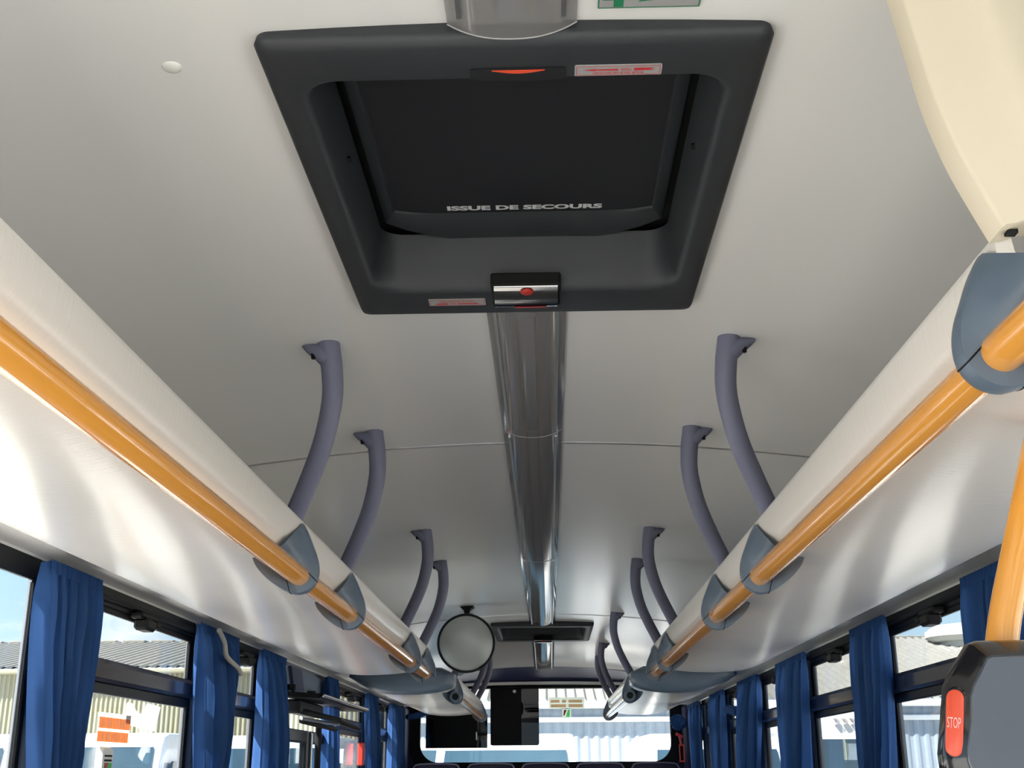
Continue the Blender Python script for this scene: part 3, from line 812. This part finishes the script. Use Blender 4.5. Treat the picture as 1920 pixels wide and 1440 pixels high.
MB().tube(catmull([(1.10, 7.39, .34), (1.12, 7.26, .33), (1.13, 7.1, .31)], 8), [.006, .02, .026, .024, .030, .026, .030, .024, .02], 10).build('side_knot', M['curtain'], c4)
def bundle(c, r, label, seed):
    rnd = random.Random(seed); rings = []
    n, m = 40, 18
    for i in range(m + 1):
        ph = -math.pi / 2 + math.pi * i / m
        ring = []
        for j in range(n):
            th = 2 * math.pi * j / n
            k = 1 + .24 * math.sin(3 * th + 2.6 * ph + seed) + .17 * math.sin(7 * th - 4 * ph)
            ring.append((c[0] + r[0] * k * max(math.cos(ph), .02) * math.cos(th), c[1] + r[1] * k * max(math.cos(ph), .02) * math.sin(th), c[2] + r[2] * math.sin(ph)))
        rings.append(ring)
    return tag(MB().loft(rings, True, True, True).build('curtain_bundle', M['curtain'], smooth=60), label, 'curtain')
bundle((1.085, 9.98, .36), (.055, .045, .065), 'bunched blue curtain end above the red hammer in the rear corner', 3)
cr_ = MB().tube(catmull([(-1.13, 9.95, .415), (-1.06, 10.0, .425), (-.98, 10.05, .455), (-.92, 10.08, .475)], 14), [.018, .022, .024, .024, .026, .026, .026, .026, .026, .025, .024, .024, .022, .02, .016], 10)
tag(cr_.build('rolled_curtain', M['curtain']), 'short blue roll of cloth below the far left rack end', 'curtain')

# ------------------------------------------------------------------ things on the left window
Xs = -1.2055
st = thing('window_sticker', (Xs, 3.43, .08), 'clear sticker with two orange print rows on left window', 'sticker')
def wplate(y0, y1, h0, h1, name, m, par, dx=0.0, th=.0012):
    return MB().box(Xs + dx, Xs + dx + th, y0, y1, h0, h1).build(name, m, par)
wplate(3.315, 3.575, .072, .158, 'sticker_sheet', M['stickerclear'], st)
r1 = wplate(3.322, 3.570, .116, .146, 'print_row', M['orangeprint'], st, .0014)
r2_ = wplate(3.318, 3.562, .080, .108, 'print_row', M['orangeprint'], st, .0014)
for row, hh in ((r1, (.120, .142)), (r2_, (.084, .104))):
    g = MB(); y = 3.34
    while y < 3.55:
        w = random.choice((.004, .006, .008)); g.box(Xs + .0027, Xs + .0030, y, y + w, hh[0], hh[1]); y += w + random.choice((.008, .012, .02))
    g.build('print_marks', M['stickerclear'], row, smooth=0)['kind'] = 'stuff'
pp = MB().prism([(3.53, .135), (3.80, .120), (3.84, .195), (3.715, .205), (3.70, .175), (3.66, .165), (3.61, .175), (3.59, .192), (3.54, .195)], 'x', Xs, Xs + .0015)
tag(pp.build('torn_paper', M['paper']), 'torn white paper scrap stuck on the left window', 'paper')
hm = thing('hammer_holder', (-1.20, 3.38, -.06), 'pale holder with red and green label on the left window', 'hammer holder')
MB().loft([[(-1.206, y, h) for y, h in rrect(3.325, 3.415, -.08, .068, .015, 4)], [(-1.188, y, h) for y, h in rrect(3.330, 3.410, -.075, .063, .015, 4)]], True, True, True).build('holder_body', M['whitep'], hm)
MB().box(-1.188, -1.186, 3.345, 3.398, .040, .045).box(-1.188, -1.186, 3.345, 3.398, .028, .033).build('slot', M['black'], hm)
MB().prism([(3.342, -.06), (3.400, -.06), (3.402, .024), (3.375, .024)], 'x', -1.1878, -1.1868).build('green_label', M['greenlt'], hm)
MB().prism([(3.340, -.03), (3.352, -.03), (3.374, .024), (3.350, .024)], 'x', -1.1877, -1.1864).build('red_label', M['red'], hm)

# red holder on the far left pillar, red hammer in the right rear corner
hr = thing('red_holder', (-1.15, 7.92, .03), 'red box on the left pillar beside a blue curtain', 'holder')
MB().box(-1.19, -1.15, 7.80, 7.86, .03, .17, .008).build('holder_case', M['red'], hr)
MB().box(-1.152, -1.147, 7.815, 7.845, .06, .14, .002).build('holder_window', M['redprint'], hr)
rhm = thing('emergency_hammer', (1.09, 9.98, .06), 'red emergency hammer hanging in the right rear corner', 'hammer')
for x in (1.082, 1.116): MB().box(x, x + .010, 9.96, 9.975, .06, .185, .003).build('handle_side', M['red'], rhm)
MB().box(1.082, 1.126, 9.96, 9.975, .175, .19, .003).build('handle_end', M['red'], rhm)
MB().box(1.082, 1.126, 9.96, 9.975, .05, .065, .003).build('handle_end', M['red'], rhm)
MB().tube([(1.10, 9.968, .185), (1.092, 9.968, .25)], .010, 10).build('neck', M['red'], rhm)
MB().tube([(1.062, 9.968, .272), (1.115, 9.968, .245)], .013, 12).build('head', M['redprint'], rhm)

# ------------------------------------------------------------------ folding door
dr = thing('door_1', (-1.15, 6.1, -1.35), kind='structure')
MB().box(-1.215, -1.19, 5.50, 6.70, .33, .47, .004).build('header_board', M['pillar'], dr)
MB().prism([(5.62, .47), (5.86, .47), (5.98, .335), (5.74, .335)], 'x', -1.188, -1.172).build('header_gusset', M['navytrim'], dr)
MB().prism([(-1.19, .325), (-1.02, .318), (-1.00, .330), (-1.00, .338), (-1.19, .350)], 'y', 5.55, 6.95).build('operator_cover', M['black'], dr, smooth=20)
MB().box(-1.012, -.998, 5.55, 6.95, .324, .338, .004).build('cover_edge', M['alu'], dr)
for y in (5.62, 6.12, 6.60):
    MB().tube([(-1.17, y, .36), (-1.17, y, .385)], .022, 12).build('bolt', M['black'], dr)
MB().box(-1.19, -1.12, 5.60, 6.20, .255, .318, .01).build('operator_motor', M['black'], dr)
for (p, q, r) in (((-1.14, 5.65, .27), (-1.02, 6.10, .24), .014), ((-1.02, 6.10, .24), (-1.12, 6.55, .235), .013), ((-1.12, 6.50, .26), (-1.05, 6.90, .225), .014), ((-1.14, 5.75, .225), (-1.08, 6.35, .205), .012)):
    MB().tube([p, q], r, 10).build('operator_arm', M['black'], dr)
MB().tube([(-1.13, 5.70, .235), (-1.03, 6.15, .222)], .008, 8).build('operator_rod', M['alu'], dr)
MB().tube([(-1.04, 6.12, .232), (-1.10, 6.45, .228)], .008, 8).build('operator_rod', M['alu'], dr)
for (a, b) in ((5.55, 6.08), (6.12, 6.66)):
    leaf = MB(); x0, x1 = -1.20, -1.165
    leaf.box(x0, x1, a, a + .06, -1.3, .19, .008).box(x0, x1, b - .06, b, -1.3, .19, .008).box(x0, x1, a + .06, b - .06, .13, .19, .008).box(x0, x1, a + .06, b - .06, -1.3, -.9, .008)
    lf = leaf.build('door_leaf', M['frame'], dr)
    MB().box(-1.186, -1.182, a + .06, b - .06, -.9, .13).build('door_glass', M['doorglass'], lf)
    MB().box(-1.168, -1.158, a + .012, a + .03, -1.2, .18, .003).build('edge_seal', M['alu'], lf)
MB().tube([(-1.12, 6.09, -1.3), (-1.12, 6.09, .24)], .016, 12).build('hinge_post', M['black'], dr)

# ------------------------------------------------------------------ rear blinds and stickers
b1 = thing('rear_blind', (-.25, 10.13, .19), 'tall black blind hanging at the middle of the rear window', 'blind')
MB().loft([[(x, 10.150, z) for x, z in rrect(-.454, -.049, .190, .66, .02, 4)], [(x, 10.156, z) for x, z in rrect(-.454, -.049, .190, .66, .02, 4)]], True, True, True).build('blind_sheet', M['blind'], b1)
MB().box(-.452, -.195, 10.144, 10.149, .194, .65, .001).build('blind_fold', M['gap'], b1)
MB().dome((-.252, 10.140, .624), .014, .008, .014, 14, 8).build('blind_knob', M['whitep'], b1)
MB().box(-.46, -.04, 10.12, 10.14, .645, .665, .004).build('blind_rail', M['black'], b1)
b2 = thing('rear_blind', (-.73, 10.12, .17), 'wide low black blind in the left part of the rear window', 'blind')
MB().box(-.992, -.478, 10.145, 10.155, .172, .44, .003).build('blind_sheet', M['blind'], b2)
MB().box(-.930, -.565, 10.135, 10.144, .174, .44, .002).build('blind_fold', M['gap'], b2)
MB().box(-.575, -.562, 10.130, 10.137, .235, .300, .003).build('blind_pull', M['alu'], b2)
MB().box(-.545, -.538, 10.132, 10.145, .172, .44, .001).build('blind_seam', M['black'], b2)
rs = thing('rear_sticker', (.185, 10.19, .486), 'faded orange sticker strip on the rear window', 'sticker')
YS = YR + .018
MB().box(.035, .335, YS - .001, YS, .484, .578).build('sticker_sheet', M['stickerclear'], rs)
for (a, c, z0, z1) in ((.05, .125, .535, .558), (.145, .18, .535, .558), (.20, .315, .535, .558), (.05, .18, .497, .522), (.20, .32, .497, .522)):
    MB().box(a, c, YS - .0022, YS - .0012, z0, z1).build('print_row', M['faded'], rs)
rs2 = thing('square_sticker', (.183, 10.19, .41), 'small square sticker, red and green, under the orange rear sticker', 'sticker')
MB().prism(rrect(.147, .219, .408, .488, .008, 3), 'y', YS - .001, YS).build('sticker_sheet', M['stickerclear'], rs2)
MB().add([(.155, YS - .0015, .43), (.165, YS - .0015, .43), (.185, YS - .0015, .475), (.160, YS - .0015, .475)], [(0, 1, 2, 3)]).build('red_print', M['red'], rs2, smooth=0)
MB().add([(.175, YS - .0015, .42), (.210, YS - .0015, .42), (.210, YS - .0015, .478), (.195, YS - .0015, .478)], [(0, 1, 2, 3)]).build('green_print', M['greenlt'], rs2, smooth=0)

# ------------------------------------------------------------------ rear seats
def seat(x, label, y0=9.45, top=.048, group='rear row seats'):
    t = thing('passenger_seat', (x, y0, -1.35), label, 'seat', group)
    d = y0 - 9.45; k = (top + .72) / .768
    Z = lambda z: -.72 + (z + .72) * k
    rings = []
    for (z, y, hw, hd) in ((-.72, 9.32, .195, .06), (-.40, 9.38, .198, .065), (-.10, 9.46, .195, .06), (-.02, 9.48, .186, .055), (.02, 9.49, .172, .05), (.042, 9.495, .150, .040), (.048, 9.497, .10, .02)):
        rings.append([(x + p, y + d + q, Z(z)) for p, q in rrect(-hw, hw, -hd, hd, hd * .8, 4)])
    b = MB().loft(rings, True, True, True).build('backrest', M['seat'], t, smooth=60)
    P = [(-.195, 9.40, -.10), (-.186, 9.425, -.02), (-.172, 9.437, .022), (-.14, 9.45, .042), (0, 9.455, .047), (.14, 9.45, .042), (.172, 9.437, .022), (.186, 9.425, -.02), (.195, 9.40, -.10)]
    MB().tube(catmull([(x + a, y + d, Z(z)) for a, y, z in P], 24), .006, 8).build('piping', M['seatpipe'], b)
    MB().loft([[(x + p, 9.08 + d + q, z) for p, q in rrect(-hw, hw, -.23, .23, .05, 4)] for z, hw in ((-.92, .185), (-.90, .197), (-.80, .197), (-.70, .190), (-.69, .17))], True, True, True).build('cushion', M['seat'], t, smooth=60)
    MB().box(x - .18, x + .18, 8.95 + d, 9.40 + d, -1.35, -.92).build('plinth', M['wall'], t)
    return t
for x, l in ((-.835, 'leftmost dark headrest seat of the rear row'), (-.415, 'second dark seat from the left in the rear row'), (0.002, 'middle dark seat of the rear row'),
             (.42, 'second dark seat from the right in the rear row'), (.84, 'rightmost dark headrest seat of the rear row')): seat(x, l)

# the rows of seats under the windows, below the picture
proto = None
for x in (-.895, -.485, .485, .895):
    for r in range(9):
        y = 2.05 + .78 * r
        if x < 0 and 5.1 < y < 7.4: continue
        if proto is None: proto = seat(x, 'dark blue cloth seat with pale piping in the rows below the side windows', y, -.17, 'seat rows below the windows'); px, py = x, y
        else: copy_tree(proto, (x - px, y - py, 0))

# ------------------------------------------------------------------ pole and stop device
pl = thing('orange_pole', (.552, 1.40, -1.35), 'orange pole at the right picture edge carrying the black device', 'pole')
pp = catmull([(.552, 1.405, -1.35), (.552, 1.405, -.6), (.552, 1.405, 0.0), (.556, 1.405, .10), (.566, 1.405, .16), (.602, 1.405, .27), (.645, 1.405, .3990)], 36)
MB().tube(pp, .0185, 24).build('tube', M['orange'], pl)
MB().tube([(.552, 1.405, -1.35), (.552, 1.405, -1.33)], .045, 20).build('base_flange', M['grey'], pl)
dv = thing('stop_device', (.55, 1.37, -.06), 'glossy black device with red stop button on the orange pole', 'stop button')
outl = [(.516, .1355), (.508, .1325), (.496, .116), (.483, .098), (.477, .085), (.4705, .050), (.4635, .014), (.4640, -.002), (.473, -.03), (.50, -.06), (.60, -.06), (.635, -.03), (.640, .09), (.625, .125), (.60, .1365)]
def ins(p, d):
    c = (.555, .035); v = Vector((p[0] - c[0], p[1] - c[1])); k = (v.length - d) / v.length; return (c[0] + v.x * k, c[1] + v.y * k)
rings = [[(a, 1.386, h) for a, h in [ins(p, .010) for p in outl]], [(a, 1.380, h) for a, h in outl], [(a, 1.365, h) for a, h in outl], [(a, 1.358, h) for a, h in [ins(p, .003) for p in outl]],
         [(a, 1.343, h) for a, h in [ins(p, .0165) for p in outl]], [(a, 1.340, h) for a, h in [ins(p, .0195) for p in outl]]]
MB().loft(rings, True, True, True).build('housing', M['blackgloss'], dv, smooth=30)
facep = [ins(p, .0205) for p in outl]
MB().loft([[(a, 1.3405, h) for a, h in facep], [(a, 1.3385, h) for a, h in [ins(p, .022) for p in outl]]], True, True, True).build('face_panel', M['screen'], dv, smooth=20)
# button on the slanted left strip
bc = Vector((.4790, 1.3520, .046)); bu = Vector((.010, -.0015, .075)).normalized(); bn = Vector((-.62, -.78, .06)); bn = (bn - bu * bn.dot(bu)).normalized(); bw = bu.cross(bn)
if bw.x < 0: bw = -bw
def pill(hw, hl, d):
    pts = []
    for cx, a0 in ((1, 0), (-1, 180)):
        for i in range(11):
            a = math.radians(a0 + 180 * i / 10)
            pts.append(tuple(bc + bw * hw * math.cos(a) + bu * (cx * (hl - hw) + hw * math.sin(a)) + bn * d))
    return pts
MB().loft([pill(.0115, .039, -.006), pill(.0115, .039, .0015), pill(.0100, .037, .0028)], True, True, True).build('button_surround', M['blackgloss'], dv, smooth=30)
bt = MB().loft([pill(.0096, .0355, .000), pill(.0096, .0355, .0042), pill(.0080, .034, .0054)], True, True, True).build('stop_button', M['stop'], dv, smooth=40)
text_mb('STOP', .0150, .0115, lambda u, v, w: tuple(bc + bw * u + bu * v + bn * .0058), bold=0.0).build('lettering', M['paper'], bt, smooth=0)
MB().tube([(.520, 1.3375, .100), (.520, 1.341, .100)], .0001, 6).build('speck', M['screen'], dv)
kn = MB().dome((.608, 1.342, .098), .026, .008, .026, 20, 8).build('sensor_dome', M['blackgloss'], dv)

# ------------------------------------------------------------------ outside: yard, sheds, vehicles
GZ = -2.35
gr = MB().box(-90, 90, -50, 110, GZ - .3, GZ).build('ground', M['ground']); tag(gr, 'pale concrete yard around the bus', kind='structure')

def corrugated(x0, x1, pitch, amp, f0, f1, tw=0.0):
    """f0/f1: (y,z) at the two ends of each rib"""
    n = int((x1 - x0) / pitch * 4); rows = []
    prof = [0, amp, amp, 0]
    d = Vector((f1[0] - f0[0], f1[1] - f0[1])); nrm = Vector((-abs(d.y), abs(d.x) if d.y >= 0 else abs(d.x))).normalized()
    A, B = [], []
    for i in range(n + 1):
        x = x0 + (x1 - x0) * i / n; o = prof[i % 4]
        A.append((x, f0[0] + nrm.x * o, f0[1] + nrm.y * o)); B.append((x, f1[0] + nrm.x * o, f1[1] + nrm.y * o))
    return MB().loft([A, B], False)

s1 = thing('cream_shed', (-22, 30, GZ), 'cream corrugated shed with grey roof seen through the left windows', 'building')
corrugated(-42, -4.2, .12, .035, (30, GZ), (30, 2.40)).build('wall', M['creamwall'], s1, smooth=0)
MB().box(-42.2, -4.1, 29.7, 29.95, 2.34, 2.46, .03).build('gutter', M['creamwall'], s1)
corrugated(-42.3, -4.0, .26, .07, (29.75, 2.45), (37, 3.80)).build('roof', M['roof'], s1, smooth=0)
rg = MB(); x = -42
while x < -4.3:
    rg.box(x, x + .72, 36.8, 37.3, 3.78, 3.90, .03); x += .9
rg.build('ridge_tiles', M['roof'], s1)
MB().box(-42, -4.2, 30.1, 44, GZ, 2.3).build('shed_body', M['creamwall'], s1)

s2 = thing('blue_shed', (18, 30, GZ), 'pale blue corrugated shed with tall grey roof behind the bus', 'building')
corrugated(-3.9, 42, .25, .025, (30, GZ), (30, 1.50)).build('wall', M['bluewall'], s2, smooth=0)
MB().box(-4, 42.2, 29.68, 29.95, 1.42, 1.58, .03).build('gutter', M['gutter'], s2)
MB().box(-4, 42.2, 29.85, 29.98, 1.10, 1.22, .02).build('wall_rail', M['gutter'], s2)
corrugated(-4, 42.2, .24, .075, (29.72, 1.57), (40, 4.07)).build('roof', M['roof'], s2, smooth=0)
MB().box(-4, 42.2, 39.8, 40.3, 4.03, 4.15, .03).build('ridge_cap', M['roof'], s2)
MB().box(-3.9, 42, 30.1, 46, GZ, 1.45).build('shed_body', M['bluewall'], s2)
MB().box(9.55, 10.0, 29.93, 29.95, .55, .95).build('wall_plate', M['paper'], s2)

vt = thing('roof_vent', (13.2, 38.6, 3.2), 'round white ventilator on the shed roof seen through the right window', 'vent')
MB().loft([[(13.2 + r * math.cos(2 * math.pi * k / 24), 38.4 + r * math.sin(2 * math.pi * k / 24), z) for k in range(24)] for r, z in ((.75, 3.45), (.72, 3.75), (.95, 3.80), (1.12, 3.92), (1.10, 4.10), (.85, 4.28), (.4, 4.34))], True, True, True).build('vent_cap', M['vent'], vt, smooth=50)
MB().loft([[(13.2 + a, 38.0 + q, 3.50 + .24 * q) for a, q in rrect(-1.15, 1.15, -1.0, 1.0, .2, 4)], [(13.2 + a, 38.0 + q, 3.62 + .24 * q) for a, q in rrect(-1.05, 1.05, -.9, .9, .2, 4)]], True, True, True).build('vent_curb', M['vent'], vt)

def vehicle(kind, x, y, label, w=2.0, H=2.75, yaw=0.0):
    t = thing('parked_minibus' if kind == 'van' else 'parked_coach', (x, y, GZ), label, 'minibus' if kind == 'van' else 'coach', 'white vehicles parked outside')
    hw = w / 2
    if kind == 'van':
        side = [(0.0, .35), (-.02, .75), (.10, 1.05), (.55, 1.25), (1.30, H - .20), (1.42, H - .07), (1.70, H - .01), (3.0, H), (5.8, H - .03), (5.95, H - .4), (5.95, .35)]
    else:
        side = [(0.0, .35), (-.03, .9), (0.02, 1.30), (.22, H - .72), (.26, H - .68), (.34, H - .18), (.55, H - .03), (3, H), (6.3, H - .02), (6.4, H - .4), (6.4, .35)]
    rings = []
    for k, inset in ((-1, .10), (-.985, .03), (-.93, 0), (.93, 0), (.985, .03), (1, .10)):
        rr = []
        for (yy, zz) in side:
            tum = .10 * max(0, (zz - 1.1)) / (H - 1.1) * hw
            c = ((side[0][0] + 2.6 if kind == 'van' else 5), 1.4)
            s_ = 1 - inset * .35
            rr.append((x + k * (hw - tum), y + c[0] + (yy - c[0]) * (1 - inset * .12), GZ + (c[1] + (zz - c[1]) * (1 - inset * .35))))
        rings.append(rr)
    MB().loft(rings, True, True, True).build('body', M['white'], t, smooth=25)
    ws = [(side[3], side[4]), ][0]
    (ya, za), (yb, zb) = (ws[0], ws[1]) if kind == 'van' else (side[2], side[3])
    za += .04; 
    def g(k, f, off=.02):
        yy = ya + (yb - ya) * f; zz = za + (zb - za) * f
        tum = .10 * max(0, (zz - 1.1)) / (H - 1.1) * hw
        return (x + k * (hw - tum - .10), y + yy - off, GZ + zz + off * .5)
    pts = [g(k / 8, 0) for k in range(-8, 9)]; pts2 = [g(k / 8, .5) for k in range(-8, 9)]; pts3 = [g(k / 8 * (1 if abs(k) < 8 else .97), .97) for k in range(-8, 9)]
    MB().loft([pts, pts2, pts3], False).build('windscreen', M['vglass'], t, smooth=60)
    for s in (-1, 1):
        if kind == 'van':
            MB().loft([[(x + s * (hw + .005 - .02), y + a, GZ + b) for a, b in ((1.05, 1.35), (1.55, H - .45), (5.6, H - .45), (5.6, 1.35))], [(x + s * (hw + .01 - .02), y + a, GZ + b) for a, b in ((1.07, 1.37), (1.56, H - .47), (5.58, H - .47), (5.58, 1.37))]], True, True, True).build('side_glass', M['vglass'], t)
        m = MB(); m.tube([(x + s * (hw - .05), y + .75, GZ + 1.45), (x + s * (hw + .18), y + .55, GZ + 1.52)], .03, 8)
        a = m.build('mirror_arm', M['vdark'], t)
        MB().box(x + s * (hw + .22) - .11, x + s * (hw + .22) + .11, y + .47, y + .60, GZ + 1.35, GZ + 1.72, .05).build('mirror_case', M['white'], a)
        MB().box(x + s * (hw - .28) - .2, x + s * (hw - .28) + .2, y - .035, y + .2, GZ + .72, GZ + .92, .04).build('headlamp', M['lamp'], t)
        for yy in (.95, 4.6 if kind == 'van' else 5.0):
            MB().tube([(x + s * (hw - .22), y + yy, GZ + .36), (x + s * (hw + .01), y + yy, GZ + .36)], .36, 20).build('wheel', M['tyre'], t)
    MB().box(x - hw * .85, x + hw * .85, y - .06, y + .1, GZ + .33, GZ + .62, .04).build('bumper', M['vdark'], t)
    return t
vehicle('van', -.55, 15.2, 'white minibus seen through the middle of the rear window', 2.05, 2.83)
vehicle('van', 2.32, 15.6, 'white minibus seen through the right end of the rear window', 2.05, 2.83)
vehicle('van', -7.05, 18.0, 'white minibus behind the orange stickered left window', 2.10, 2.96)
vehicle('van', -9.55, 18.2, 'white minibus seen through the nearest left window', 2.10, 2.96)
vehicle('van', -4.65, 19.4, 'white minibus behind the second and third blue curtains on the left', 2.05, 2.95)
vehicle('van', -2.10, 22.5, 'white minibus glimpsed through the window behind the folding door', 2.05, 2.95)
cch = vehicle('coach', 5.35, 23.0, 'tall white coach with grey arrow marks, seen through the right windows', 2.5, 3.62)
for i in range(3):
    xx = 5.42 + .15 * i
    MB().prism([(xx, GZ + 3.24), (xx + .06, GZ + 3.24), (xx + .11, GZ + 3.18), (xx + .06, GZ + 3.12), (xx + .01, GZ + 3.12), (xx + .06, GZ + 3.18)], 'y', 23.20, 23.31).build('arrow_mark', M['silver'], cch)
vehicle('van', 6.95, 13.4, 'white minibus low in the nearest right window', 2.05, 2.52)
vehicle('van', 9.6, 14.4, 'white minibus behind the stop device at the right', 2.05, 2.52)
